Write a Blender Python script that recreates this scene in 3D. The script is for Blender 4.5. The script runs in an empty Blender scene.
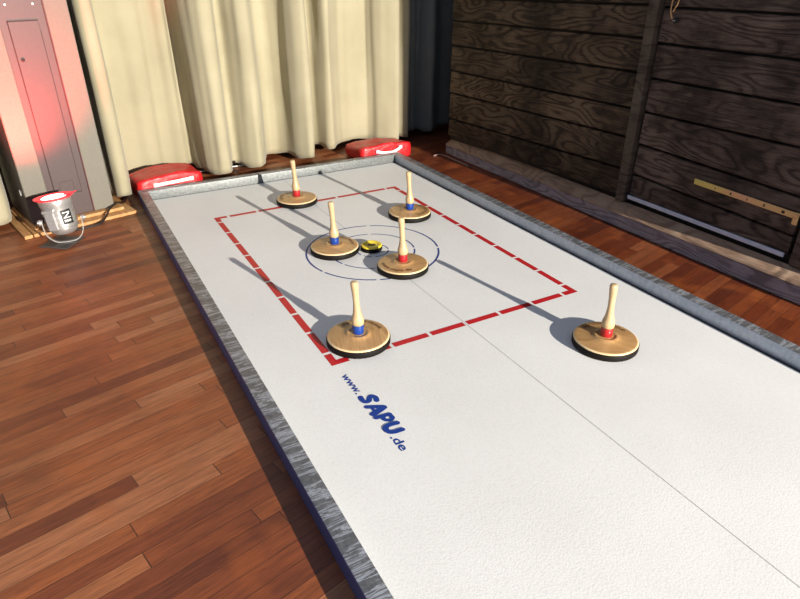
import bpy, bmesh, math, random
from mathutils import Vector, Matrix, noise
random.seed(7)
S = 1.3                      # metres per plan unit (the red target box is one unit wide)
C = bpy.context.scene.collection
PI = math.pi
FZ = -.008                   # floor level, in plan units

# ------------------------------------------------------------------ materials
def lin(c):
    return tuple((x/12.92 if x <= .04045 else ((x+.055)/1.055)**2.4) for x in c) + (1,)
class MT:
    def __init__(s, name, rough=.5, metal=0, color=(.5, .5, .5), spec=.5):
        s.m = bpy.data.materials.new(name); s.m.use_nodes = True
        s.t = s.m.node_tree; s.b = s.t.nodes['Principled BSDF']
        s.set('Roughness', rough); s.set('Metallic', metal); s.set('Base Color', (*color, 1)[:4]); s.set('Specular IOR Level', spec)
    def set(s, k, v): s.b.inputs[k].default_value = v
    def n(s, typ, ins=None, **kw):
        nd = s.t.nodes.new(typ)
        for k, v in kw.items(): setattr(nd, k, v)
        for k, v in (ins or {}).items(): s.put(nd.inputs[k], v)
        return nd
    def put(s, sock, v):
        if isinstance(v, bpy.types.NodeSocket): s.t.links.new(v, sock)
        else: sock.default_value = v
    def math(s, op, a, b=0., c=None):
        nd = s.n('ShaderNodeMath', operation=op); s.put(nd.inputs[0], a); s.put(nd.inputs[1], b)
        if c is not None: s.put(nd.inputs[2], c)
        return nd.outputs[0]
    def obj(s, scale=(1, 1, 1), loc=(0, 0, 0), world=False):
        tc = s.n('ShaderNodeNewGeometry').outputs['Position'] if world else s.n('ShaderNodeTexCoord').outputs['Object']
        mp = s.n('ShaderNodeMapping', {'Vector': tc, 'Scale': scale, 'Location': loc}); return mp.outputs[0]
    def noise(s, vec, scale=5, detail=4, rough=.55, dist=0):
        return s.n('ShaderNodeTexNoise', {'Vector': vec, 'Scale': scale, 'Detail': detail, 'Roughness': rough, 'Distortion': dist}).outputs[0]
    def ramp(s, fac, stops):
        r = s.n('ShaderNodeValToRGB', {'Fac': fac}); e = r.color_ramp.elements
        while len(e) < len(stops): e.new(.5)
        for el, (p, c) in zip(e, stops):
            el.position = p; el.color = c if len(c) == 4 else (*c, 1)
        return r.outputs[0]
    def mix(s, fac, a, b, mode='MIX'):
        nd = s.n('ShaderNodeMix', data_type='RGBA', blend_type=mode)
        s.put(nd.inputs[0], fac); s.put(nd.inputs[6], a); s.put(nd.inputs[7], b); return nd.outputs[2]
    def bump(s, h, strength=.3, dist=.002):
        nd = s.n('ShaderNodeBump', {'Height': h, 'Strength': strength, 'Distance': dist})
        s.put(s.b.inputs['Normal'], nd.outputs[0])
    def col(s, v): s.put(s.b.inputs['Base Color'], v)

def m_simple(name, c, rough=.5, metal=0, var=.12, scale=30, bump=0, coat=0):
    m = MT(name, rough, metal); v = m.obj()
    n = m.noise(v, scale)
    a = tuple(max(0, x*(1-var)) for x in c); b = tuple(min(1, x*(1+var)) for x in c)
    m.col(m.ramp(n, [(.3, a), (.7, b)]))
    if bump: m.bump(n, bump, .002)
    if coat: m.set('Coat Weight', coat); m.set('Coat Roughness', .12)
    return m.m

def m_floor():
    m = MT('oiled_strip_parquet', .4)
    pos = m.n('ShaderNodeNewGeometry').outputs['Position']
    sep = m.n('ShaderNodeSeparateXYZ', {'Vector': pos}); x, y = sep.outputs[0], sep.outputs[1]
    a = math.radians(FLOOR_ANGLE)
    u = m.math('ADD', m.math('MULTIPLY', x, math.cos(a)), m.math('MULTIPLY', y, math.sin(a)))
    v = m.math('ADD', m.math('MULTIPLY', x, -math.sin(a)), m.math('MULTIPLY', y, math.cos(a)))
    W = .062
    vr = m.math('DIVIDE', v, W); row = m.math('FLOOR', vr); fv = m.math('SUBTRACT', vr, row)
    wn = m.n('ShaderNodeTexWhiteNoise', {'W': row}, noise_dimensions='1D').outputs[0]
    ur = m.math('ADD', m.math('DIVIDE', u, .85), m.math('MULTIPLY', wn, 9.7)); cl = m.math('FLOOR', ur); fu = m.math('SUBTRACT', ur, cl)
    cmb = m.n('ShaderNodeCombineXYZ', {'X': row, 'Y': cl})
    rnd = m.n('ShaderNodeTexWhiteNoise', {'Vector': cmb.outputs[0]}, noise_dimensions='2D')
    r = rnd.outputs[0]
    grainv = m.n('ShaderNodeCombineXYZ', {'X': m.math('ADD', m.math('MULTIPLY', u, 2.2), m.math('MULTIPLY', r, 31)), 'Y': m.math('MULTIPLY', v, 34)}).outputs[0]
    g = m.noise(grainv, 1.6, 6, .65, .4)
    gf = m.noise(m.n('ShaderNodeCombineXYZ', {'X': m.math('MULTIPLY', u, 9), 'Y': m.math('MULTIPLY', v, 190)}).outputs[0], 1.5, 3, .6)
    base = m.ramp(r, [(0, (.145, .040, .015)), (.2, (.20, .055, .018)), (.42, (.25, .074, .023)), (.62, (.285, .092, .031)), (.8, (.32, .118, .046)), (1, (.37, .155, .072))])
    c = m.mix(.75, base, m.ramp(g, [(.3, (.58, .54, .52)), (.5, (.92, .9, .88)), (.72, (1.3, 1.26, 1.2))]), 'MULTIPLY')
    c = m.mix(.55, c, m.ramp(gf, [(.35, (.45, .42, .40)), (.6, (1.15, 1.13, 1.12))]), 'MULTIPLY')
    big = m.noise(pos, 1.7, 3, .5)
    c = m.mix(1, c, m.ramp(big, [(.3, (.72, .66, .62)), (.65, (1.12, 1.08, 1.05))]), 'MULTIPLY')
    c = m.mix(m.ramp(m.math('MULTIPLY', m.math('ADD', x, m.math('MULTIPLY', big, .25)), .5), [(.50, (0, 0, 0)), (.64, (1, 1, 1))]), c, m.mix(1, c, (.62, .46, .36, 1), 'MULTIPLY'))  # floor by the plank wall darkened in its colour, standing in for shade
    tint = m.noise(pos, 5.5, 2, .5)
    c = m.mix(m.math('MULTIPLY', m.ramp(tint, [(.56, (0, 0, 0)), (.72, (1, 1, 1))]), .4), c, (.33, .085, .018, 1))
    gapv = m.math('MAXIMUM', m.math('LESS_THAN', fv, .032), m.math('LESS_THAN', fu, .004))
    c = m.mix(m.math('MULTIPLY', gapv, .8), c, (.02, .008, .004, 1))
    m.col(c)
    m.put(m.b.inputs['Roughness'], m.n('ShaderNodeMapRange', {'Value': m.noise(pos, 9, 4), 'To Min': .32, 'To Max': .56}).outputs[0])
    m.bump(m.math('SUBTRACT', m.math('MULTIPLY', gf, .3), gapv), .35, .0015)
    return m.m

def m_planks(name, dark, mid, light, along='y'):
    """Weathered, dark-stained softwood with raised cathedral grain; boards run along y."""
    m = MT(name, .72, 0)
    m.set('Specular IOR Level', .25)
    pos = m.n('ShaderNodeTexCoord').outputs['Object']
    rn = m.n('ShaderNodeAttribute', attribute_name='rnd').outputs['Fac']
    sep = m.n('ShaderNodeSeparateXYZ', {'Vector': pos}); y, z = sep.outputs[1], sep.outputs[2]
    cv = m.n('ShaderNodeCombineXYZ', {'X': m.math('MULTIPLY', rn, 57), 'Y': m.math('MULTIPLY', y, 1.25), 'Z': m.math('MULTIPLY', z, 5.2)}).outputs[0]
    f = m.noise(cv, 1.35, 1.4, .5, .35)
    rings = m.math('SINE', m.math('ADD', m.math('MULTIPLY', f, 74), m.math('MULTIPLY', z, 52)))
    fine = m.noise(m.n('ShaderNodeCombineXYZ', {'X': m.math('MULTIPLY', rn, 13), 'Y': m.math('MULTIPLY', y, 7), 'Z': m.math('MULTIPLY', z, 150)}).outputs[0], 1.6, 5, .7)
    blot = m.noise(pos, 3.1, 4, .6, .3)
    g = m.math('ADD', m.math('MULTIPLY', m.ramp(m.math('MULTIPLY', m.math('ADD', rings, 1), .5), [(.08, (0, 0, 0)), (.30, (.72,)*3), (.9, (1,)*3)]), m.math('MULTIPLY', m.ramp(m.noise(pos, 2.3, 3), [(.35, (.25,)*3), (.65, (1,)*3)]), .36)), m.math('SUBTRACT', m.math('MULTIPLY', fine, 1.05), .16))
    g = m.math('ADD', g, m.math('MULTIPLY', m.math('SUBTRACT', blot, .5), 1.0))
    c = m.ramp(g, [(.25, dark), (.5, mid), (.85, light)])
    # small pale knots
    vo = m.n('ShaderNodeTexVoronoi', {'Vector': m.n('ShaderNodeMapping', {'Vector': pos, 'Scale': (1, 3.1, 6.3)}).outputs[0], 'Scale': 1.0, 'Randomness': 1.})
    c = m.mix(m.ramp(vo.outputs['Distance'], [(.0, (.75,)*3), (.09, (.45,)*3), (.13, (0, 0, 0))]), c, light + (1,))
    c = m.mix(1, c, m.ramp(rn, [(0, (.75, .75, .75)), (1, (1.25, 1.22, 1.2))]), 'MULTIPLY')
    m.col(c)
    m.bump(m.math('ADD', m.math('MULTIPLY', rings, .5), fine), .7, .003)
    return m.m

def m_wood(name, dark, light, axis=(1, 1, 14), scale=4, rough=.45, coat=0, dist=1.2):
    m = MT(name, rough); v = m.obj(axis)
    n = m.noise(v, scale, 6, .6, dist)
    m.col(m.ramp(n, [(.32, dark), (.68, light)]))
    m.bump(n, .08, .001)
    if coat: m.set('Coat Weight', coat); m.set('Coat Roughness', .2)
    return m.m

def m_rubber(*a, **k):
    m = m_simple(*a, **k); m.node_tree.nodes['Principled BSDF'].inputs['Specular IOR Level'].default_value = .15; return m
def m_board():
    m = MT('pebbled_white_plastic', .5); m.set('Specular IOR Level', .35)
    pos = m.obj()
    vo = m.n('ShaderNodeTexVoronoi', {'Vector': pos, 'Scale': 175., 'Randomness': 1.}, feature='SMOOTH_F1')
    big = m.noise(pos, 1.6, 3)
    c = m.ramp(big, [(.3, (.70, .69, .67)), (.7, (.76, .75, .735))])
    c = m.mix(.45, c, m.ramp(vo.outputs['Distance'], [(.05, (1, 1, 1)), (.7, (.80, .80, .80))]), 'MULTIPLY')
    m.col(c)
    n2 = m.noise(pos, 420, 2)
    m.bump(m.math('ADD', m.math('MULTIPLY', vo.outputs['Distance'], -1), m.math('MULTIPLY', n2, .25)), .22, .0012)
    return m.m

def m_galv():
    m = MT('galvanised_sheet_steel', .42, .45)
    pos = m.obj()
    v1 = m.n('ShaderNodeTexVoronoi', {'Vector': m.n('ShaderNodeMapping', {'Vector': pos, 'Scale': (1, 1, 1)}).outputs[0], 'Scale': 62.}, feature='F1')
    st = m.noise(m.n('ShaderNodeMapping', {'Vector': pos, 'Scale': (5, 34, 5)}).outputs[0], 1.4, 5, .7, .8)
    sp = m.noise(pos, 60, 4, .7)
    c = m.ramp(v1.outputs['Color'], [(.2, (.30, .32, .35)), (.8, (.44, .46, .50))])
    c = m.mix(m.ramp(st, [(.52, (0, 0, 0)), (.62, (.75,)*3)]), c, (.16, .165, .18, 1))
    c = m.mix(m.ramp(sp, [(.55, (0, 0, 0)), (.66, (.4,)*3)]), c, (.50, .54, .60, 1))
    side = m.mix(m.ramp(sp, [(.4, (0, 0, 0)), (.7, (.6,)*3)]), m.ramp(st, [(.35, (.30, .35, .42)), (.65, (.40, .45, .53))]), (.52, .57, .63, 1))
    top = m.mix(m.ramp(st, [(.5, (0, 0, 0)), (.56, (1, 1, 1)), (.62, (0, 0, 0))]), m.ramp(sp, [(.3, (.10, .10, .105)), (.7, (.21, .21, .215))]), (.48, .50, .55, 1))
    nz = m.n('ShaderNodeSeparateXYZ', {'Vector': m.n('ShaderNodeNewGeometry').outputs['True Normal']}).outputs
    c = m.mix(m.math('GREATER_THAN', nz[2], .7), side, top)  # bluish sides and darker top: reflected light painted by face direction
    px = m.n('ShaderNodeSeparateXYZ', {'Vector': pos}).outputs[0]
    c = m.mix(m.math('MULTIPLY', m.math('LESS_THAN', nz[0], -.7), m.math('LESS_THAN', px, -.9)), c, (.10, .14, .34, 1))  # left rail's outer face painted blue as a sky reflection
    c = m.mix(m.math('MULTIPLY', m.math('LESS_THAN', nz[1], -.7), 1.), c, m.mix(m.ramp(sp, [(.42, (0, 0, 0)), (.62, (1, 1, 1))]), (.15, .16, .16, 1), (.24, .25, .25, 1)))  # faces toward the low beam coloured darker to offset its strong light
    m.col(c)
    m.put(m.b.inputs['Roughness'], m.n('ShaderNodeMapRange', {'Value': st, 'To Min': .28, 'To Max': .6}).outputs[0])
    m.bump(m.math('ADD', st, m.math('MULTIPLY', sp, .4)), .35, .002)
    return m.m

def m_curtain(name, a, b):
    m = MT(name, .85); v = m.obj()
    weave = m.noise(m.obj((260, 260, 340)), 1, 2)
    n = m.noise(v, 2.2, 4)
    c = m.ramp(n, [(.3, a), (.7, b)])
    m.col(m.mix(.35, c, m.ramp(weave, [(.3, (.8,)*3), (.7, (1.1,)*3)]), 'MULTIPLY'))
    m.set('Sheen Weight', .15); m.bump(m.math('ADD', m.math('MULTIPLY', weave, .3), m.noise(v, 14, 3)), .25, .003)
    return m.m

def m_vinyl():
    m = MT('glossy_red_vinyl', .4); v = m.obj()
    n = m.noise(v, 7, 4, .55, .8)
    m.col(m.ramp(n, [(.3, (.42, .004, .007)), (.7, (.64, .010, .015))]))
    m.set('Coat Weight', .12); m.set('Coat Roughness', .12)
    m.bump(m.noise(m.obj((1, 1.3, 1.6)), 16, 4, .55, 1.2), .6, .012)
    return m.m

def m_emit(name, c, k):
    m = MT(name, .3, 0, c[:3]); m.set('Emission Color', (*c[:3], 1)); m.set('Emission Strength', k)
    n = m.noise(m.obj(), 30); m.col(m.ramp(n, [(.2, tuple(x*.8 for x in c[:3])), (.8, c[:3])]))
    return m.m

FLOOR_ANGLE = 13.
M = dict(
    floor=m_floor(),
    board=m_board(), galv=m_galv(),
    red_ink=m_simple('red_line_paint', (.45, .010, .014), .45, var=.08, scale=90),
    blue_ink=m_simple('navy_line_paint', (.012, .035, .20), .45, var=.08, scale=90),
    blue_text=m_simple('blue_lettering_paint', (.002, .032, .23), .45, var=.06, scale=90),
    seam=m_simple('grey_seam', (.36, .35, .34), .6),
    groove=m_simple('black_groove', (.015, .014, .014), .7),
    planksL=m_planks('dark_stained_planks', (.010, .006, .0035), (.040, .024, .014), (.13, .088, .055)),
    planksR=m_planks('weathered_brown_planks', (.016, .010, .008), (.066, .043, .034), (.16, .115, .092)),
    post=m_planks('weathered_batten', (.05, .037, .026), (.10, .076, .056), (.17, .13, .10)),
    ledge=m_planks('brown_sill_board', (.26, .165, .11), (.40, .26, .18), (.5, .36, .26)),
    sillface=m_planks('grey_sill_face', (.20, .18, .20), (.36, .33, .37), (.5, .47, .52)),
    black=m_simple('matt_black', (.008, .007, .006), .65),
    bluestrip=m_simple('pale_blue_metal_strip', (.55, .60, .74), .4, .2, scale=20, bump=.1),
    curtain=m_curtain('cream_curtain_cloth', (.30, .265, .172), (.37, .33, .222)),
    greycurtain=m_curtain('dark_grey_curtain_cloth', (.13, .145, .13), (.19, .20, .175)),
    wallback=m_simple('dark_plaster', (.05, .045, .04), .9, bump=.2),
    vinyl=m_vinyl(),
    strap=m_simple('white_webbing', (.85, .76, .72), .6, scale=200, bump=.3),
    rubber=m_rubber('black_rubber_ring', (.006, .0045, .0035), .6, var=.2, scale=60),
    disc=m_wood('varnished_beech_disc', (.30, .16, .060), (.50, .295, .125), (1, 9, 1), 5, .38, .35),
    handle=m_wood('pale_turned_beech', (.40, .27, .135), (.53, .385, .215), (7, 7, 1), 9, .5, .15),
    rim=m_wood('pale_beech_edge', (.62, .44, .24), (.74, .56, .33), (1, 1, 1), 6, .45, .2),
    redband=m_simple('red_collar_paint', (.36, .010, .014), .4, coat=.3),
    blueband=m_simple('blue_collar_paint', (.004, .04, .24), .4, coat=.3),
    burn=m_simple('burnt_brown_lettering', (.12, .05, .016), .7),
    yellow=m_simple('yellow_painted_metal', (.74, .56, .03), .35, coat=.3),
    mauve=m_simple('mauve_grey_enamel', (.066, .042, .041), .5, var=.06, scale=60),
    pale=m_simple('pale_grey_panel', (.158, .145, .117), .7, var=.08, scale=130, bump=.1),
    darkside=m_simple('dark_slate_side', (.060, .052, .052), .6, var=.1),
    hatchline=m_simple('dark_joint', (.025, .01, .01), .7),
    plinth=m_wood('orange_pine_boards', (.36, .17, .055), (.55, .30, .12), (9, 1.2, 9), 5, .5),
    steel=m_simple('brushed_bright_steel', (.48, .47, .46), .42, .7, scale=140, bump=.1),
    plate=m_simple('dark_steel_plate', (.16, .15, .14), .38, .75),
    glow=m_emit('hot_lamp_glass', (1, .80, .74), 5.5),
    gel=m_emit('glowing_red_gel', (.9, .03, .045), .75),
    cable=m_simple('black_cable_rubber', (.012, .008, .007), .5),
    sticker=m_simple('black_label', (.01, .01, .01), .5), white=m_simple('white_print', (.8, .8, .78), .5),
    rule=None, brass=m_simple('worn_brass', (.62, .36, .17), .35, .7, scale=90),
    stick=m_simple('pale_mauve_strip', (.24, .15, .14), .6),
)
def m_rule():
    m = MT('yellow_folding_rule', .5); v = m.obj((1, 1, 1))
    sep = m.n('ShaderNodeSeparateXYZ', {'Vector': v}).outputs[1]
    n = m.noise(v, 9, 4)
    c = m.ramp(m.math('ADD', m.math('MULTIPLY', sep, -1.6), m.math('MULTIPLY', n, .35)), [(.1, (.55, .50, .10)), (.35, (.66, .45, .13)), (.6, (.70, .34, .17)), (.8, (.66, .38, .15))])
    m.col(c); return m.m
M['rule'] = m_rule()

# ------------------------------------------------------------------ mesh helpers (plan units in, metres out)
def finish(bm, name, mat, parent=None, smooth=False, loc=(0, 0, 0), rnd=False, recalc=True, mats=None):
    if recalc: bmesh.ops.recalc_face_normals(bm, faces=bm.faces)
    me = bpy.data.meshes.new(name)
    bmesh.ops.scale(bm, vec=(S, S, S), verts=bm.verts)
    bm.to_mesh(me); bm.free()
    for mm in (mats or [mat]): me.materials.append(mm)
    if smooth:
        for p in me.polygons: p.use_smooth = True
        if smooth != 'all':
            me.set_sharp_from_angle(angle=math.radians(smooth if smooth is not True else 38))
    o = bpy.data.objects.new(name, me); C.objects.link(o)
    o.location = Vector(loc)*S
    if parent: o.parent = parent
    return o
def empty(name, loc=(0, 0, 0), rz=0):
    o = bpy.data.objects.new(name, None); C.objects.link(o); o.location = Vector(loc)*S; o.rotation_euler = (0, 0, rz); o.empty_display_size = .1
    return o
def tag(o, label=None, cat=None, group=None, kind=None):
    if label: o['label'] = label
    if cat: o['category'] = cat
    if group: o['group'] = group
    if kind: o['kind'] = kind
    return o
def hexa(bm, p, bev=0, rnd=None, seg=1):
    """p: 8 points, bottom ring 0-3 then top ring 4-7"""
    v = [bm.verts.new(q) for q in p]
    fs = [bm.faces.new([v[i] for i in f]) for f in ((3, 2, 1, 0), (4, 5, 6, 7), (0, 1, 5, 4), (1, 2, 6, 5), (2, 3, 7, 6), (3, 0, 4, 7))]
    if bev:
        es = list({e for f in fs for e in f.edges})
        r = bmesh.ops.bevel(bm, geom=es, offset=bev, segments=seg, affect='EDGES', profile=.6)
        fs = list({f for vv in r['verts'] for f in vv.link_faces} | {f for f in fs if f.is_valid})
    if rnd is not None:
        L = bm.faces.layers.float.get('rnd') or bm.faces.layers.float.new('rnd')
        seen = set(); stack = [f for f in fs if f.is_valid]
        while stack:
            f = stack.pop()
            if f in seen: continue
            seen.add(f); f[L] = rnd
            for e in f.edges:
                for g in e.link_faces:
                    if g not in seen: stack.append(g)
def box(bm, x0, x1, y0, y1, z0, z1, bev=0, rnd=None, seg=1):
    hexa(bm, [(x0, y0, z0), (x1, y0, z0), (x1, y1, z0), (x0, y1, z0), (x0, y0, z1), (x1, y0, z1), (x1, y1, z1), (x0, y1, z1)], bev, rnd, seg)
def lathe(bm, prof, n=48, off=None, mat_of=None, cap=True):
    rings = []
    for r, z in prof:
        ox, oy = off(z) if off else (0, 0)
        rings.append([bm.verts.new((ox+r*math.cos(2*PI*i/n), oy+r*math.sin(2*PI*i/n), z)) for i in range(n)])
    for k in range(len(rings)-1):
        for i in range(n):
            f = bm.faces.new((rings[k][i], rings[k][(i+1) % n], rings[k+1][(i+1) % n], rings[k+1][i]))
            if mat_of: f.material_index = mat_of(k)
    if cap:
        bm.faces.new(rings[0][::-1]); bm.faces.new(rings[-1])
def tube(bm, pts, r, n=8, closed=False):
    pts = [Vector(p) for p in pts]; rings = []
    up = Vector((0, 0, 1)); N = len(pts)
    ref = None
    for i, p in enumerate(pts):
        t = (pts[min(i+1, N-1)]-pts[max(i-1, 0)]).normalized()
        if ref is None: ref = t.orthogonal().normalized()
        ref = (ref-t*ref.dot(t)).normalized(); b = t.cross(ref)
        rr = r(i/(N-1)) if callable(r) else r
        rings.append([bm.verts.new(p+ref*rr*math.cos(2*PI*k/n)+b*rr*math.sin(2*PI*k/n)) for k in range(n)])
    for a, b_ in zip(rings, rings[1:]):
        for k in range(n): bm.faces.new((a[k], a[(k+1) % n], b_[(k+1) % n], b_[k]))
    bm.faces.new(rings[0][::-1]); bm.faces.new(rings[-1])
def strip(bm, pts, halfw, wdir, thick, tdir):
    """flat bar along pts"""
    rings = []
    for p in pts:
        p = Vector(p); w = Vector(wdir)*halfw; t = Vector(tdir)*thick
        rings.append([bm.verts.new(q) for q in (p-w, p+w, p+w+t, p-w+t)])
    for a, b in zip(rings, rings[1:]):
        for k in range(4): bm.faces.new((a[k], a[(k+1) % 4], b[(k+1) % 4], b[k]))
    bm.faces.new(rings[0][::-1]); bm.faces.new(rings[-1])
def catmull(P, sub=6):
    out = []
    for i in range(len(P)-1):
        p0, p1, p2, p3 = Vector(P[max(i-1, 0)]), Vector(P[i]), Vector(P[i+1]), Vector(P[min(i+2, len(P)-1)])
        for k in range(sub):
            t = k/sub
            out.append(.5*((2*p1)+(p2-p0)*t+(2*p0-5*p1+4*p2-p3)*t*t+(3*p1-p0-3*p2+p3)*t**3))
    out.append(Vector(P[-1])); return out
def text_mesh(body, size, off=0, shear=0, space=1., fn=None, ext=0):
    """text as verts+faces in its own plane, size in plan units; fn maps (x,y)->(x,y,z)"""
    cu = bpy.data.curves.new('t', 'FONT'); cu.body = body; cu.size = size; cu.offset = off; cu.shear = shear; cu.space_character = space; cu.resolution_u = 4
    o = bpy.data.objects.new('t', cu); C.objects.link(o)
    dg = bpy.context.evaluated_depsgraph_get(); me = bpy.data.meshes.new_from_object(o.evaluated_get(dg))
    bm = bmesh.new(); bm.from_mesh(me)
    C.objects.unlink(o); bpy.data.objects.remove(o); bpy.data.curves.remove(cu); bpy.data.meshes.remove(me)
    bmesh.ops.triangulate(bm, faces=bm.faces)
    if fn:
        for v in bm.verts: v.co = Vector(fn(v.co.x, v.co.y))
    return bm

# ------------------------------------------------------------------ setting
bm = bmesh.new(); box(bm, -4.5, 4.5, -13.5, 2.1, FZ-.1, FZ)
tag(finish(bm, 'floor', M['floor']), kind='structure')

# plank wall on the right: far bay, its side return and the wall behind the curtains
XL = (1.145, 1.18); XR = (1.2, -.21)
zl = [.102, .214, .372, .503, .650, .785, .905, 1.04, 1.18, 1.32, 1.46, 1.6, 1.75, 1.9]
zr = [.110, .238, .385, .512, .665, .803, .93, 1.07, 1.21, 1.35, 1.49, 1.63, 1.77, 1.9]
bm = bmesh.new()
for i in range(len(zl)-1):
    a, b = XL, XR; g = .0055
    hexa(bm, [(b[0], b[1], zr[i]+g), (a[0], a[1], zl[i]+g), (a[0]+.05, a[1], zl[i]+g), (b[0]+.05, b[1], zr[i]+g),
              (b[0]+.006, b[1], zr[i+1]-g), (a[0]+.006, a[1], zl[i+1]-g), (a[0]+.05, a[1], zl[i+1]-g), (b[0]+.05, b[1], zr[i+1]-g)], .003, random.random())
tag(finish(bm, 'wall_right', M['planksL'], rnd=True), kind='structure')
bm = bmesh.new()
box(bm, 1.235, 1.85, -1.295, -.21, FZ, 1.9)
hexa(bm, [(1.235, -.21, FZ), (1.85, -.21, FZ), (1.85, 1.178, FZ), (1.17, 1.178, FZ), (1.235, -.21, 1.9), (1.85, -.21, 1.9), (1.85, 1.178, 1.9), (1.17, 1.178, 1.9)])
# inner core: dark wood behind the boards
o = finish(bm, 'wall_right_core', M['black']); o.name = 'wall_side'; tag(o, kind='structure')
bm = bmesh.new()
for k in range(14): box(bm, 1.262, 1.92, -1.31, -1.2955, FZ+k*.14+.003, FZ+(k+1)*.14-.003, .003, random.random())
tag(finish(bm, 'wall_front', M['planksR']), kind='structure')
bm = bmesh.new(); box(bm, -3., 1.85, 1.98, 2.05, FZ, 1.9)
tag(finish(bm, 'wall_back', M['wallback']), kind='structure')
bm = bmesh.new(); box(bm, 1.85, 1.92, -1.3, 2.05, FZ, 1.9)
tag(finish(bm, 'wall_far', M['wallback']), kind='structure')

# sill beam below the boards: vertical grey face, sloping brown top
bm = bmesh.new()
hexa(bm, [(1.135, -1.3, FZ), (1.131, 1.18, FZ), (1.21, 1.18, FZ), (1.21, -1.3, FZ), (1.135, -1.3, .062), (1.131, 1.18, .047), (1.21, 1.18, .047), (1.21, -1.3, .062)], .004, .4)
tag(finish(bm, 'trim_1', M['sillface']), kind='structure')
bm = bmesh.new()
hexa(bm, [(1.129, -1.3, .0625), (1.126, 1.18, .0475), (1.205, 1.18, .0475), (1.208, -1.3, .0625), (1.139, -1.3, .072), (1.134, 1.18, .056), (1.2, 1.18, .094), (1.206, -1.3, .095)], .002, .6)
tag(finish(bm, 'trim_2', M['ledge']), kind='structure')
# upright batten between far bay and the door
bm = bmesh.new()
box(bm, 1.178, 1.225, -.272, -.222, .098, 1.9, .003, .5)
tag(finish(bm, 'trim_3', M['post']), kind='structure')
# upright post after the door
bm = bmesh.new()
box(bm, 1.19, 1.26, -1.3, -1.062, .098, 1.9, .004, .45)
tag(finish(bm, 'trim_4', M['planksR']), kind='structure')

door = empty('door_1', (1.2, -.66, .115)); tag(door, kind='structure')
D0 = Vector((1.2, -.66, .115))
def rel(p): return tuple(Vector(p)-D0)
dl = [.122, .231, .370, .510, .651, .790, .926, 1.07, 1.21, 1.35, 1.5, 1.65, 1.8, 1.9]
dr = [.120, .200, .344, .511, .650, .792, .930, 1.07, 1.21, 1.35, 1.5, 1.65, 1.8, 1.9]
bm = bmesh.new()
for i in range(len(dl)-1):
    g = .005; ya, yb = -.281, -1.043
    hexa(bm, [rel(p) for p in [(1.2, yb, dr[i]+g), (1.2, ya, dl[i]+g), (1.24, ya, dl[i]+g), (1.24, yb, dr[i]+g), (1.204, yb, dr[i+1]-g), (1.204, ya, dl[i+1]-g), (1.24, ya, dl[i+1]-g), (1.24, yb, dr[i+1]-g)]], .003, random.random())
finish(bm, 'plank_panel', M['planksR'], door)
bm = bmesh.new(); p = [rel(q) for q in [(1.193, -1.036, .117), (1.193, -.281, .117)]]
box(bm, -.008, -.0005, p[0][1], p[1][1], .001, .018, .0015)
finish(bm, 'bottom_strip', M['bluestrip'], door)
latch = empty('latch'); latch.parent = door; latch.location = Vector(rel((1.198, -.357, .88)))*S
bm = bmesh.new(); lathe(bm, [(.0, -.002), (.011, -.001), (.012, .004), (.009, .011), (.004, .014)], 16)
bmesh.ops.rotate(bm, verts=bm.verts, cent=(0, 0, 0), matrix=Matrix.Rotation(-PI/2, 3, 'Y'))
finish(bm, 'knob', M['groove'], latch, 40)
bm = bmesh.new()
for dy in (-.003, .004):
    lathe_b = bmesh.new(); lathe_b.free()
    box(bm, -.0165, -.0135, dy-.0012, dy+.0012, -.0012, .0012, .0005)
finish(bm, 'knob_glint', M['white'], latch)  # white flecks added as painted highlights on the black knob
bm = bmesh.new(); tube(bm, catmull([(-.008, .026, .10), (-.010, .027, .06), (-.012, .025, .035), (-.013, .018, .02), (-.011, .012, .006)], 4), .0032, 8)
tube(bm, catmull([(-.008, -.004, .10), (-.011, -.002, .065), (-.014, .006, .045), (-.014, .012, .032)], 4), .0028, 8)
finish(bm, 'hook', M['brass'], latch, 60)

# ------------------------------------------------------------------ rink
rk = empty('curling_rink', (0, 0, FZ)); tag(rk, 'white pebbled sliding board framed by galvanised steel rails on wooden floor', 'rink')
RZ = -FZ
def R_(p): return (p[0], p[1], p[2]-FZ)
YB = 1.127; YN = -3.7; BW = .722
bm = bmesh.new(); box(bm, -.7245, BW-.006, YN, YB, 0, RZ, .0008)
finish(bm, 'playing_surface', M['board'], rk)
for sx in (-1, 1):
    bm = bmesh.new(); a, b = sorted((sx*.7255, sx*.771)); box(bm, a, b, YN, YB+.0005, 0, RZ+.049, .0022, None, 2)
    finish(bm, 'side_rail', M['galv'], rk, 60)
bm = bmesh.new(); box(bm, -.771, .771, YB+.002, YB+.047, 0, RZ+.049, .0022, None, 2)
finish(bm, 'end_rail', M['galv'], rk, 60)
bm = bmesh.new(); box(bm, BW-.0055, .7250, YN, YB, 0, RZ+.0006); box(bm, -.71, .71, YB-.0035, YB-.0003, RZ, RZ+.0006)
finish(bm, 'edge_joint', M['groove'], rk)
def flat(bm, pts, z=RZ+.0005): bm.faces.new([bm.verts.new((x, y, z)) for x, y in pts])
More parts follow.
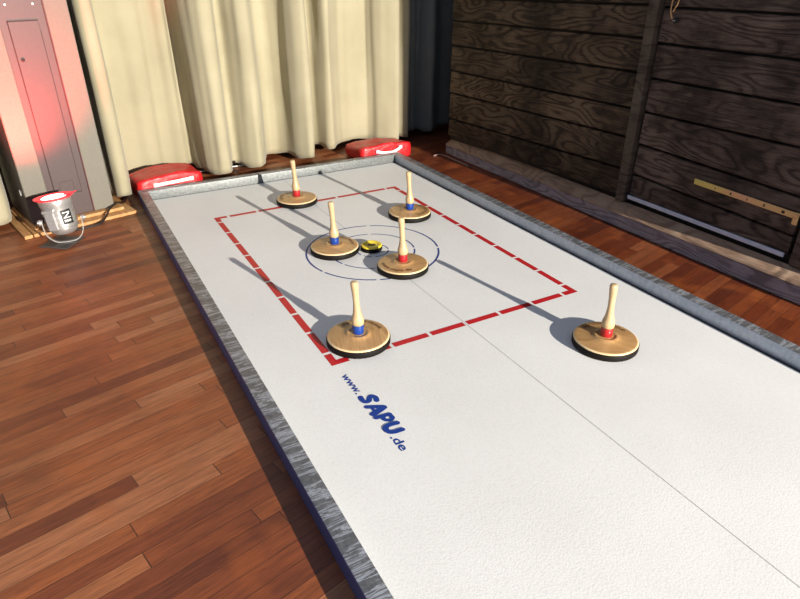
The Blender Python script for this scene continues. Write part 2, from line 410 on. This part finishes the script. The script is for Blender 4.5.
# dashed box
bm = bmesh.new(); W = .0245; HX = .5; HY = .7131; g = .006
ys = [.642, .497, .352, .209, .068, -.069, -.214, -.357, -.499, -.642]
xs = [-.4305, -.2865, -.144, 0, .1425, .289, .4335]
for sx in (-1, 1):
    for a, b in zip(ys, ys[1:]):
        x0, x1 = sorted((sx*HX, sx*(HX-W))); flat(bm, [(x0, b+g), (x1, b+g), (x1, a-g), (x0, a-g)])
for sy in (-1, 1):
    for a, b in zip(xs, xs[1:]):
        y0, y1 = sorted((sy*HY, sy*(HY-W))); flat(bm, [(a+g, y0), (b-g, y0), (b-g, y1), (a+g, y1)])
for sx in (-1, 1):
    for sy in (-1, 1):
        P = [(HX, HY), (HX, .642+g), (HX-W, .642+g), (HX-W, HY-W), (.4335+g, HY-W), (.4335+g, HY)]
        flat(bm, [(sx*x, sy*y) for x, y in P])
o = finish(bm, 'box_marking', M['red_ink'], rk, recalc=True); tag(o, 'dashed red rectangle')
for p in o.data.polygons: pass
for r, w in ((.2826, .0075), (.180, .0062), (.067, .0058)):
    bm = bmesh.new(); gaps = [68, -22, -112, -160+(0 if r > .2 else 2)]
    gw = math.degrees(.007/r)
    N = 240
    def in_gap(a): return any(abs((a-q+180) % 360-180) < gw for q in gaps)
    for i in range(N):
        a0, a1 = 360*i/N, 360*(i+1)/N
        if in_gap((a0+a1)/2): continue
        c0, s0, c1, s1 = math.cos(math.radians(a0)), math.sin(math.radians(a0)), math.cos(math.radians(a1)), math.sin(math.radians(a1))
        flat(bm, [((r-w/2)*c0, (r-w/2)*s0), ((r+w/2)*c0, (r+w/2)*s0), ((r+w/2)*c1, (r+w/2)*s1), ((r-w/2)*c1, (r-w/2)*s1)])
    bmesh.ops.remove_doubles(bm, verts=bm.verts, dist=1e-5)
    finish(bm, 'ring_marking', M['blue_ink'], rk)
bm = bmesh.new()
flat(bm, [(-.0012, YN+.01), (.0012, YN+.01), (.0012, -.2855), (-.0012, -.2855)], RZ+.0003); flat(bm, [(-.0012, .2855), (.0012, .2855), (.0012, YB-.01), (-.0012, YB-.01)], RZ+.0003)
finish(bm, 'centre_line', M['seam'], rk)
# lettering "www.SAPU.de": reads towards -y, tops towards +x
def lay(x0, y0): return lambda x, y: (x0+y, y0-x, RZ+.0006)
bm = text_mesh('www.', .036, .0006, 0, 1.0, lay(-.497, -.772)); ws = [v.co.y for v in bm.verts]
k = (.877-.772)/(max(ws)-min(ws))
for v in bm.verts: v.co.y = -.772+(v.co.y-max(ws))*k
finish(bm, 'lettering', M['blue_text'], rk)
bm = text_mesh('.de', .036, .0006, 0, 1.0, lay(-.498, -1.083)); ws = [v.co.y for v in bm.verts]
k = (1.143-1.083)/(max(ws)-min(ws))
for v in bm.verts: v.co.y = -1.083+(v.co.y-max(ws))*k
finish(bm, 'lettering', M['blue_text'], rk)
# fat rounded letters, drawn as thick strokes
def stroke(bm, pts, w, fn, sub=8):
    P = catmull([(x, y, 0) for x, y in pts], sub); L = []; Rr = []
    n = len(P); h = w/2
    T = [(P[min(i+1, n-1)]-P[max(i-1, 0)]).normalized() for i in range(n)]
    def disc_(q, m=18): return [(q.x+h*math.cos(2*PI*a/m), q.y+h*math.sin(2*PI*a/m)) for a in range(m)]
    # union of capsules, each a hair above the last so that no two faces coincide
    for i in range(0, n, 2):
        z = i*.000004
        c = disc_(P[i])
        bm.faces.new([bm.verts.new(Vector(fn(x, y))+Vector((0, 0, z))) for x, y in c])
        if i+2 < n:
            t = (P[i+2]-P[i]).normalized(); nn = Vector((-t.y, t.x, 0))*h
            bm.faces.new([bm.verts.new(Vector(fn(q.x, q.y))+Vector((0, 0, z+.000002))) for q in (P[i]-nn, P[i+2]-nn, P[i+2]+nn, P[i]+nn)])
# letter box: x 0..1 (advance), y 0..1 (height)
LET = {
 'S': [([(.80, .80), (.50, .86), (.26, .72), (.40, .56), (.66, .42), (.66, .22), (.40, .14), (.14, .17)], .30)],
 'A': [([(.14, .10), (.30, .50), (.46, .86)], .30), ([(.50, .86), (.68, .50), (.82, .12)], .36), ([(.34, .30), (.66, .30)], .18)],
 'P': [([(.20, .12), (.20, .50), (.22, .84)], .30), ([(.26, .84), (.56, .86), (.72, .66), (.56, .44), (.30, .44)], .24)],
 'U': [([(.20, .86), (.19, .45), (.28, .20), (.50, .14), (.72, .20), (.81, .45), (.80, .84)], .30)],
}
cells = [('S', -.889, -.937), ('A', -.937, -.989), ('P', -.988, -1.036), ('U', -1.030, -1.080)]
for i, (ch, ya, yb) in enumerate(cells):
    bm = bmesh.new(); z = RZ+.0006+i*.0004
    fn = lambda x, y: (-.5005+y*.053, ya+(yb-ya)*(x + (y-.3)*.10), z)
    for pts, w in LET[ch]: stroke(bm, pts, w, fn)
    for f in bm.faces:
        f.normal_update()
        if f.normal.z < 0: f.normal_flip()
    finish(bm, 'logo_letter', M['blue_text'], rk, recalc=False)

# ------------------------------------------------------------------ curling stones
def disc_z(r):
    tab = [(.1028, .026), (.098, .0296), (.092, .0302), (.06, .0325), (.04, .037), (.0, .039)]
    for (r0, z0), (r1, z1) in zip(tab, tab[1:]):
        if r >= r1: return z0+(z1-z0)*(r-r0)/(r1-r0)
    return .036
def make_stone():
    t = empty('curling_stone')
    bm = bmesh.new(); lathe(bm, [(.100, .0005), (.1035, .002), (.1052, .0045), (.1056, .008), (.1056, .0205), (.1042, .0236), (.097, .0240)], 72)
    for v in bm.verts: v.co.x *= .985; v.co.y *= .985
    finish(bm, 'rubber_ring', M['rubber'], t, 40)
    bm = bmesh.new()
    prof = [(.093, .0242), (.1015, .0243), (.1028, .0252), (.1028, .0270), (.1012, .0286), (.098, .0296), (.092, .0302), (.076, .0313), (.06, .0325), (.050, .0338), (.044, .0352), (.040, .0370), (.037, .0386), (.0335, .0394), (.030, .0388), (.0275, .0374), (.024, .0372), (.020, .0376)]
    lathe(bm, [(r_*.985, z_-.001) for r_, z_ in prof], 96, mat_of=lambda k: 1 if k < 5 else 0)
    finish(bm, 'disc', None, t, 50, mats=[M['disc'], M['rim']])
    bend = lambda z: (-.007*max(0, (z-.06)/.155)**1.6, 0)
    bm = bmesh.new(); lathe(bm, [(.0178, .0370), (.0186, .0385), (.0188, .064), (.0182, .0672)], 36)
    band = finish(bm, 'collar', M['redband'], t, 40)
    bm = bmesh.new()
    hp = [(.0165, .0634), (.0180, .0648), (.0192, .069), (.0196, .074), (.0198, .079), (.0192, .0845), (.0178, .090), (.0158, .096), (.0140, .103), (.0124, .112), (.0108, .124), (.0100, .136), (.0098, .150), (.0100, .164), (.0106, .178), (.0114, .190), (.0120, .200), (.0122, .207), (.0116, .213), (.0098, .2165), (.006, .2178)]
    hp = [(r_*1.03, z_+.004) for r_, z_ in hp]
    lathe(bm, hp, 32, off=bend)
    finish(bm, 'handle', M['handle'], t, 50)
    R0 = .076
    bm = text_mesh('www.sapu.de', .025, .0004, 0, 1.12, lambda x, y: (x, y, 0))
    xs_ = [v.co.x for v in bm.verts]; mid = (max(xs_)+min(xs_))/2
    for v in bm.verts:
        r = .0845-v.co.y ; a = -PI/2+(v.co.x-mid)/R0
        v.co = Vector((r*math.cos(a), r*math.sin(a), disc_z(r)+.0012))
    finish(bm, 'lettering', M['burn'], t)
    return t
def children(o): return [c for c in bpy.data.objects if c.parent == o]
proto = make_stone()
STONES = [  # x, y, turn of the lettering, colour, label
 (-.0643, .737, 220, 'redband', 'red-collared wooden curling stone on the far dashed red line'),
 (.3457, .2877, 60, 'blueband', 'blue-collared wooden curling stone beside the right dashed line near the corner bag'),
 (-.1417, .0801, 120, 'blueband', 'blue-collared wooden curling stone left of the yellow target puck in the rings'),
 (.0252, -.2151, -58, 'redband', 'red-collared wooden curling stone overlapping the blue rings in front of the puck'),
 (-.3665, -.6193, 140, 'blueband', 'blue-collared wooden curling stone on the front-left corner of the red box'),
 (.3185, -1.0200, 140, 'redband', 'red-collared wooden curling stone alone outside the red box near right rail'),
]
LR = Vector((.874, -.486, 0))
for i, (x, y, a, colr, lab) in enumerate(STONES):
    if i == 0: o = proto; ch = children(proto)
    else:
        o = proto.copy(); C.objects.link(o); ch = []
        for c in children(proto):
            d = c.copy(); C.objects.link(d); d.parent = o; ch.append(d)
    o.location = Vector((x-.003, y-.009, 0))*S
    for c in ch:
        base = c.name.split('.')[0]
        if base == 'collar' and i:
            c.data = c.data.copy(); c.data.materials[0] = M[colr]
        if base == 'collar': c['label'] = ('red' if colr == 'redband' else 'blue')+' painted collar'
        if base == 'lettering': c.rotation_euler = (0, 0, math.radians(a))
        if base == 'handle': c.rotation_euler = (0, 0, math.radians(-30+i*7))
        if base == 'disc': c.rotation_euler = (0, 0, i*1.1)
    tag(o, lab, 'curling stone', 'wooden curling stones on the rink')

# yellow target puck
t = empty('target_puck', (-.0013, .008, 0)); tag(t, 'small yellow-topped black puck at the centre of the blue rings', 'puck')
bm = bmesh.new(); lathe(bm, [(.041, .0005), (.0445, .002), (.0458, .006), (.0458, .016), (.0445, .0185), (.038, .0187)], 48)
finish(bm, 'rubber_ring', M['rubber'], t, 40)
bm = bmesh.new(); lathe(bm, [(.038, .0172), (.0425, .0178), (.0432, .0205), (.0415, .0238), (.037, .0252), (.031, .0246), (.026, .0215), (.018, .0205), (.006, .0205)], 48)
bmesh.ops.translate(bm, verts=bm.verts, vec=(0, 0, .0018)); bmesh.ops.scale(bm, verts=bm.verts, vec=(1.04, 1.04, 1))
finish(bm, 'cap', M['yellow'], t, 40)
bm = bmesh.new(); box(bm, -.017, .017, -.007, .007, .0225, .0242, .001)
bmesh.ops.rotate(bm, verts=bm.verts, cent=(0, 0, 0), matrix=Matrix.Rotation(math.radians(-25), 3, 'Z'))
finish(bm, 'slot', M['groove'], t)

# ------------------------------------------------------------------ curtains
def curtain(name, path, mat, top=1.85, z0=.03, sub=5, rows=26, seed=0):
    P = catmull([(x, y, 0) for x, y in path], sub); bm = bmesh.new(); grid = []
    n = len(P); L = [0]
    for a, b in zip(P, P[1:]): L.append(L[-1]+(b-a).length)
    for j in range(rows+1):
        t = j/rows; z = z0+(top-z0)*t**1.25; row = []
        for i, p in enumerate(P):
            tg = (P[min(i+1, n-1)]-P[max(i-1, 0)]).normalized(); nn = Vector((tg.y, -tg.x, 0))
            w = noise.noise(Vector((L[i]*9+seed, z*1.1, seed)))*.017 + noise.noise(Vector((L[i]*24+seed, z*1.4, 3)))*.007
            w *= min(1, z/.15+.25)
            hz = .006*math.sin(L[i]*31+seed)+.006*noise.noise(Vector((L[i]*14, 1, seed))) if j == 0 else 0
            q = p+nn*w
            row.append(bm.verts.new((q.x, q.y, z+hz)))
        grid.append(row)
    for a, b in zip(grid, grid[1:]):
        for i in range(n-1): bm.faces.new((a[i], a[i+1], b[i+1], b[i]))
    o = finish(bm, name, mat, smooth='all', recalc=False)
    sm = o.modifiers.new('thick', 'SOLIDIFY'); sm.thickness = .004; sm.offset = 0
    return o
main = [(-.93, 1.34), (-.895, 1.26), (-.872, 1.185), (-.843, 1.150), (-.806, 1.172), (-.800, 1.24), (-.812, 1.42), (-.78, 1.56), (-.68, 1.575), (-.60, 1.56), (-.545, 1.585), (-.497, 1.585), (-.44, 1.57), (-.405, 1.60), (-.385, 1.55),
        (-.368, 1.44), (-.345, 1.36), (-.318, 1.315), (-.284, 1.292), (-.246, 1.30), (-.225, 1.36), (-.200, 1.445), (-.163, 1.458), (-.136, 1.41), (-.10, 1.355), (-.062, 1.335), (-.029, 1.365), (.0, 1.44), (.035, 1.53), (.079, 1.585), (.13, 1.590), (.170, 1.53), (.205, 1.43), (.245, 1.365), (.280, 1.36), (.315, 1.44),
        (.35, 1.57), (.395, 1.665), (.43, 1.64), (.450, 1.54), (.49, 1.515), (.54, 1.575), (.60, 1.63), (.66, 1.645), (.718, 1.655), (.79, 1.66), (.818, 1.63), (.835, 1.575), (.885, 1.530), (.945, 1.505), (.975, 1.545), (1.0, 1.60), (1.03, 1.57), (1.065, 1.56), (1.09, 1.61)]
tag(curtain('curtain', main, M['curtain'], seed=1.3), 'long cream curtain hanging in deep folds behind the rink', 'curtain')
left = [(-2.6, 1.30), (-2.4, 1.2), (-2.2, 1.35), (-2.0, 1.2), (-1.85, 1.3), (-1.7, 1.12), (-1.6, 1.22), (-1.5, 1.12), (-1.44, 1.05), (-1.40, 1.030), (-1.365, 1.045), (-1.345, 1.085), (-1.36, 1.15), (-1.40, 1.22), (-1.37, 1.30), (-1.32, 1.42)]
tag(curtain('curtain', left, M['curtain'], seed=5.1), 'cream curtain at the left picture edge beside the mauve cabinet', 'curtain')
grey = [(1.11, 1.78), (1.13, 1.72), (1.17, 1.68), (1.21, 1.70), (1.235, 1.66), (1.262, 1.60), (1.30, 1.60), (1.33, 1.66), (1.40, 1.72), (1.5, 1.70), (1.6, 1.74), (1.8, 1.72)]
tag(curtain('curtain', grey, M['greycurtain'], seed=9.7), 'dark grey curtain in shadow between cream curtain and plank wall', 'curtain')
# bright metal bar on the floor behind the curtain folds
bm = bmesh.new(); tube(bm, [(-.38, 1.512, .002), (-.3, 1.512, .002), (-.08, 1.52, .002)], .006, 8)
tag(finish(bm, 'metal_bar', M['steel'], smooth=60), 'thin shiny metal bar on floor beneath the cream curtain hem', 'bar')

# ------------------------------------------------------------------ red bags
def bag(name, x0, x1, y0, y1, h, hback, rz, label, seed, hp):
    cx, cy = (x0+x1)/2, (y0+y1)/2
    t = empty(name, (cx, cy, FZ), math.radians(rz)); tag(t, label, 'bag', 'red vinyl weight bags behind the rink')
    bm = bmesh.new(); lx, ly = (x1-x0)/2, (y1-y0)/2
    nx, ny, nz = 26, 18, 7
    def sup(u): return math.copysign(abs(u)**1.0, u)
    # cube sphere style box with rounded edges
    bmesh.ops.create_cube(bm, size=2)
    bmesh.ops.subdivide_edges(bm, edges=bm.edges, cuts=15, use_grid_fill=True)
    for v in bm.verts:
        a = v.co.copy(); e = 13.
        n_ = (abs(a.x)**e+abs(a.y)**e+abs(a.z)**e)**(1/e); a /= max(n_, 1e-6)
        k = .5+.5*a.y
        hh = h+(hback-h)*k
        cr = noise.noise(Vector((a.x*2.1+seed, a.y*1.7, a.z*1.4)))*.10+noise.noise(Vector((a.x*6+seed, a.y*5, a.z*3)))*.05
        crest = 1+.10*math.exp(-((a.x-.1)*2.0)**2)*(1 if a.z > 0 else 0)-.10*abs(a.x)**4
        z = (a.z*.5+.5)*hh*crest*(1+cr*.8)
        bulge = 1+.03*math.cos(a.z*PI/2)+cr*.10
        v.co = Vector((a.x*lx*bulge, a.y*ly*bulge, max(0, z)))
    finish(bm, 'body', M['vinyl'], t, 'all')
    y = -ly*1.09
    bm = bmesh.new(); P = catmull([(p[0]*lx, y-.004-p[2], p[1]*h) for p in hp], 5)
    strip(bm, P, .008, (0, .25, .97), .003, (0, -1, 0))
    finish(bm, 'handle', M['strap'], t, 40)
    for p in (hp[0], hp[-1]):
        bm = bmesh.new(); box(bm, p[0]*lx-.012, p[0]*lx+.012, y-.006, y+.006, p[1]*h-.010, p[1]*h+.010, .002)
        finish(bm, 'handle_patch', M['strap'] if seed < 3 else M['bluestrip'], t)
    return t
bag('weight_bag', -.775, -.435, 1.205, 1.42, .100, .100, 7, 'red vinyl weight bag behind the left corner of the end rail', 1.7,
    [(-.50, .66, 0), (-.2, .70, .006), (.1, .71, .008), (.4, .72, .005), (.62, .70, 0)])
bag('weight_bag', .540, .893, 1.215, 1.46, .100, .078, 1, 'red vinyl weight bag behind the right corner of the end rail', 4.4,
    [(-.42, .66, 0), (-.2, .58, .010), (.1, .56, .012), (.32, .66, .010), (.50, .76, 0)])

# ------------------------------------------------------------------ mauve cabinet
PH = math.radians(14); e = Vector((math.cos(PH), math.sin(PH), 0)); P0 = Vector((-1.0047, 1.0287, 0))
cab = empty('cabinet', (P0.x, P0.y, FZ), PH); tag(cab, 'tall mauve-grey cabinet with hatch door beside the cream curtain', 'cabinet')
ZB = .032
bm = bmesh.new(); box(bm, -.262, .010, .0, .34, ZB, 1.75, .003); finish(bm, 'body', None, cab, mats=[M['mauve'], M['darkside']])
o = children(cab)[0]
for p in o.data.polygons:
    if p.normal.x < -.5: p.material_index = 1
bm = bmesh.new(); box(bm, .0115, .107, -.002, .30, ZB, 1.75, .003); finish(bm, 'side_panel', M['pale'], cab)
bm = bmesh.new(); box(bm, .0085, .0125, -.004, .02, ZB, 1.75); finish(bm, 'joint_strip', m_simple('dark_red_joint', (.09, .012, .012), .5), cab)
bm = bmesh.new(); box(bm, -.2645, -.171, -.014, -.0005, .163, 1.74, .003); finish(bm, 'front_panel', M['pale'], cab)
hd = empty('hatch'); hd.parent = cab
bm = bmesh.new(); box(bm, -.1385, -.0235, -.0035, -.0003, .142, .880, .0012); finish(bm, 'door_leaf', M['mauve'], hd)
bm = bmesh.new(); box(bm, -.1415, -.1380, -.0030, -.0002, .140, .883); box(bm, -.1415, -.0235, -.0030, -.0002, .8805, .8835); box(bm, -.0235, -.0220, -.0026, -.0002, .140, .84); box(bm, -.05, -.0235, -.0026, -.0002, .139, .1405)
box(bm, -.112, -.052, -.0042, -.0030, .1995, .2010); box(bm, -.053, -.0515, -.0042, -.0030, .150, .2010); box(bm, -.113, -.1115, -.0042, -.0030, .165, .2010); box(bm, -.053, -.035, -.0042, -.003, .149, .1505)
finish(bm, 'joint', M['hatchline'], hd)
bm = bmesh.new(); lathe(bm, [(.0072, 0), (.0072, .0045), (.005, .006)], 20)
bmesh.ops.rotate(bm, verts=bm.verts, cent=(0, 0, 0), matrix=Matrix.Rotation(PI/2, 3, 'X')); bmesh.ops.translate(bm, verts=bm.verts, vec=(-.121, -.003, .733))
finish(bm, 'keyhole', M['black'], hd, 40)
for ux in (-.131, -.028):
    bm = bmesh.new(); lathe(bm, [(.0042, 0), (.0042, .0025), (.002, .004)], 14)
    bmesh.ops.rotate(bm, verts=bm.verts, cent=(0, 0, 0), matrix=Matrix.Rotation(PI/2, 3, 'X')); bmesh.ops.translate(bm, verts=bm.verts, vec=(ux, 0, .943))
    finish(bm, 'screw', M['white'], cab, 40)
# small fitting on dark side
bm = bmesh.new(); box(bm, -.268, -.262, .05, .066, .16, .185, .001); finish(bm, 'side_catch', M['steel'], cab)
# pine boards the cabinet stands on
bm = bmesh.new(); box(bm, -.275, .140, -.035, .33, .016, ZB-.0005, .002)
pb = empty('plinth', (P0.x, P0.y, FZ), PH-math.radians(1)); tag(pb, 'stepped orange pine boards under the mauve cabinet', 'plinth')
finish(bm, 'upper_board', M['plinth'], pb)
bm = bmesh.new(); box(bm, -.325, -.290, -.085, .36, .0, .0155, .002); box(bm, -.286, .180, -.085, .35, .0, .0155, .002)
finish(bm, 'lower_board', M['plinth'], pb)

# ------------------------------------------------------------------ lamp
LO = Vector((-1.157, .760, FZ)); lp = empty('floor_spotlight', LO, math.radians(-38)); tag(lp, 'silver can spotlight glowing red on floor before the mauve cabinet', 'lamp')
bm = bmesh.new(); box(bm, -.066, .066, -.068, .068, 0, .006, .003, None, 2)
finish(bm, 'base_plate', M['plate'], lp, 40)
# yoke
LS = Vector((.026, .0, 0)); YR = Matrix.Rotation(math.radians(34), 3, 'Z')
bm = bmesh.new(); arc = [(-.074, 0, .118), (-.076, 0, .095), (-.073, 0, .06), (-.062, 0, .034), (-.043, 0, .016), (-.02, 0, .010), (.02, 0, .010), (.043, 0, .016), (.062, 0, .034), (.073, 0, .06), (.076, 0, .095), (.074, 0, .118)]
P = catmull(arc, 4); rings = []
for i, p in enumerate(P):
    tg = (P[min(i+1, len(P)-1)]-P[max(i-1, 0)]).normalized(); nn = Vector((-tg.z, 0, tg.x))*.0016; w = Vector((0, .0075, 0))
    rings.append([bm.verts.new(q) for q in (p-nn-w, p+nn-w, p+nn+w, p-nn+w)])
for a, b in zip(rings, rings[1:]):
    for k in range(4): bm.faces.new((a[k], a[(k+1) % 4], b[(k+1) % 4], b[k]))
bm.faces.new(rings[0][::-1]); bm.faces.new(rings[-1])
for v in bm.verts: v.co = YR @ Vector((v.co.x*1.02, v.co.y, v.co.z)) + LS
finish(bm, 'yoke', M['steel'], lp, 40)
for sx in (-1, 1):
    bm = bmesh.new(); lathe(bm, [(.011, 0), (.013, .003), (.013, .010), (.008, .012), (.008, .017), (.003, .018)], 14)
    for v in bm.verts:
        v.co = YR @ Vector((sx*(.078+v.co.z), v.co.x, v.co.y+.108)) + LS
    finish(bm, 'knob', M['steel'], lp, 40)
can = empty('can'); can.parent = lp; can.location = Vector((.024, 0, .117))*S; can.rotation_euler = (math.radians(-3), math.radians(-7), 0)
bm = bmesh.new(); lathe(bm, [(.018, -.066), (.040, -.064), (.050, -.056), (.056, -.045), (.059, -.03), (.0595, -.024), (.062, -.022), (.062, -.018), (.060, -.016), (.061, .02), (.0615, .055), (.064, .060), (.0655, .078), (.0655, .086), (.062, .087)], 36)
finish(bm, 'housing', M['steel'], can, 30)
bm = bmesh.new()
for k in range(5):
    z = -.038+k*.020
    lathe(bm, [(.0630, z), (.0642, z+.001), (.0642, z+.003), (.0630, z+.004)], 36, cap=False)
box(bm, -.035, .006, -.069, -.050, -.038, .046, .004); box(bm, -.040, .011, -.072, -.050, .040, .052, .003)
bmesh.ops.rotate(bm, verts=bm.verts, cent=(0, 0, 0), matrix=Matrix.Rotation(math.radians(16), 3, 'Z'))
finish(bm, 'fin', M['steel'], can, 30)
bm = bmesh.new(); lathe(bm, [(.062, .0875), (.070, .091), (.0765, .0955), (.0765, .0985), (.066, .0972), (.049, .0952)], 28, cap=False)
for v in bm.verts: v.co.x *= 1.06
finish(bm, 'rim_flange', M['gel'], can, 30)
bm = bmesh.new(); lathe(bm, [(.046, .0885), (.050, .0945), (.040, .0985), (.02, .100), (.004, .1003)], 28)
finish(bm, 'lens', M['glow'], can, 30)
bm = bmesh.new(); hexa(bm, [(.045, -.012, .099), (.088, -.012, .104), (.088, .04, .104), (.045, .04, .099), (.045, -.012, .102), (.088, -.012, .107), (.088, .04, .107), (.045, .04, .102)], .001)
finish(bm, 'gel_clip', M['gel'], can)
# black label with white zigzag
def wrap(a, z, r=.0648): return (r*math.cos(a), r*math.sin(a), z)
def patch(bm, a0, a1, z0, z1, r, n=6):
    row0 = [bm.verts.new(wrap(a0+(a1-a0)*i/n, z0, r)) for i in range(n+1)]; row1 = [bm.verts.new(wrap(a0+(a1-a0)*i/n, z1, r)) for i in range(n+1)]
    for i in range(n): bm.faces.new((row0[i], row0[i+1], row1[i+1], row1[i]))
A0 = math.radians(-46); A1 = math.radians(-8)
bm = bmesh.new(); patch(bm, A0, A1, -.018, .044, .0652); lab = finish(bm, 'label_plate', M['sticker'], can, 60)
bm = bmesh.new(); patch(bm, A0+.10, A1-.10, .030, .034, .0657)
patch(bm, A0+.10, A1-.10, .008, .011, .0657)
for i in range(6):
    t = i/6; a = A1-.14-(A1-A0-.3)*t; patch(bm, a-.09, a, .028-.017*t-.004, .028-.017*t, .0657, 2)
for i in range(5): patch(bm, A0+.1+i*.09, A0+.15+i*.09, -.008, .001, .0657, 1)
finish(bm, 'print', M['white'], lab)
bm = bmesh.new(); tube(bm, catmull([(-1.150, .80, .045), (-1.12, .85, .012), (-1.085, .868, .002), (-1.024, .885, .000), (-.981, .905, .003), (-.952, .945, .018), (-.925, 1.0, .034), (-.885, 1.07, .034), (-.85, 1.13, .012), (-.816, 1.30, .0), (-.79, 1.6, .0)], 8), .0045, 8)
tag(finish(bm, 'power_cable', M['cable'], smooth=60), 'black power cable running from spotlight over pine boards to curtain', 'cable')

# ------------------------------------------------------------------ folding rule, loose strip
rl = empty('folding_rule', (1.199, -.604, .29)); tag(rl, 'yellow wooden folding rule lying along the planks of the dark door', 'ruler')
bm = bmesh.new(); box(bm, -.009, -.003, -.428, .0, -.0115, .0115, .002)
for v in bm.verts: v.co.z += (v.co.y)*.024
finish(bm, 'rule_segment', M['rule'], rl)
for yy, w in ((-.17, .007), (-.31, .006), (-.385, .012), (-.10, .003), (-.24, .003)):
    bm = bmesh.new(); z = yy*.024; box(bm, -.0098, -.0088, yy-w/2, yy+w/2, z-.005, z+.005)
    finish(bm, 'graduation', M['post'], rl)
bm = bmesh.new(); box(bm, -.014, -.0095, -.446, -.426, -.042, .004, .002); finish(bm, 'folded_end', M['rule'], rl)
bm = bmesh.new(); lathe(bm, [(.008, 0), (.008, .002), (.004, .003)], 14)
for v in bm.verts: v.co = Vector((-.0145-v.co.z, v.co.x-.435, v.co.y-.010))
finish(bm, 'hinge', M['brass'], rl)
bm = bmesh.new(); P = catmull([(1.018, 1.147, FZ+.003), (1.05, 1.15, FZ+.006), (1.082, 1.12, FZ+.005), (1.088, 1.0, FZ+.003), (1.085, .854, FZ+.003)], 6); tube(bm, P, .0045, 6)
tag(finish(bm, 'loose_strip', M['stick'], smooth=60), 'thin pale curved strip lying on floor by the plank wall corner', 'strip')

# ------------------------------------------------------------------ light
def aim(o, tgt): o.rotation_euler = (Vector(tgt)*S-o.location).to_track_quat('-Z', 'Y').to_euler()
l = bpy.data.lights.new('low_sunbeam', 'SPOT'); l.energy = 24500; l.color = (1, .935, .82); l.shadow_soft_size = .05; l.spot_size = math.radians(48); l.spot_blend = .3
o = bpy.data.objects.new('low_sunbeam', l); C.objects.link(o); o.location = Vector((1.75, -10.7, 2.87))*S; aim(o, (0, .5, .2))
l = bpy.data.lights.new('red_uplight', 'SPOT'); l.energy = 250; l.color = (1, .09, .07); l.shadow_soft_size = .05; l.spot_size = math.radians(84); l.spot_blend = 1
o = bpy.data.objects.new('red_uplight', l); C.objects.link(o); o.location = Vector((-1.20, .60, .25))*S; aim(o, (-1.19, .97, .66))
w = bpy.data.worlds.new('World'); bpy.context.scene.world = w; w.use_nodes = True
nt = w.node_tree; bg = nt.nodes['Background']
tc = nt.nodes.new('ShaderNodeTexCoord'); sp = nt.nodes.new('ShaderNodeSeparateXYZ'); rp = nt.nodes.new('ShaderNodeValToRGB')
nt.links.new(tc.outputs['Generated'], sp.inputs[0]); nt.links.new(sp.outputs[2], rp.inputs[0]); nt.links.new(rp.outputs[0], bg.inputs[0])
el = rp.color_ramp.elements; el[0].position = 0; el[0].color = (.46, .58, .86, 1); el[1].position = .6; el[1].color = (.55, .70, 1.0, 1)
bg.inputs[1].default_value = .38

# ------------------------------------------------------------------ camera
yaw, pitch, roll = 0.507586195, 0.499053424, .00028
cy, sy, cp, sp_ = math.cos(yaw), math.sin(yaw), math.cos(pitch), math.sin(pitch)
f = Vector((sy*cp, cy*cp, -sp_)); r = Vector((cy, -sy, 0)); u = r.cross(f)
cam = bpy.data.cameras.new('camera'); co = bpy.data.objects.new('camera', cam); C.objects.link(co)
mw = Matrix((( r.x, u.x, -f.x, 0), (r.y, u.y, -f.y, 0), (r.z, u.z, -f.z, 0), (0, 0, 0, 1)))
co.matrix_world = Matrix.Translation(Vector((-1.0721069, -2.16854258, 1.07654638))*S) @ mw
cam.sensor_width = 36; cam.lens = 36*614.511/800; cam.clip_start = .05; cam.clip_end = 100
bpy.context.scene.camera = co
vs = bpy.context.scene.view_settings; vs.view_transform = 'Standard'; vs.look = 'None'; vs.exposure = 0
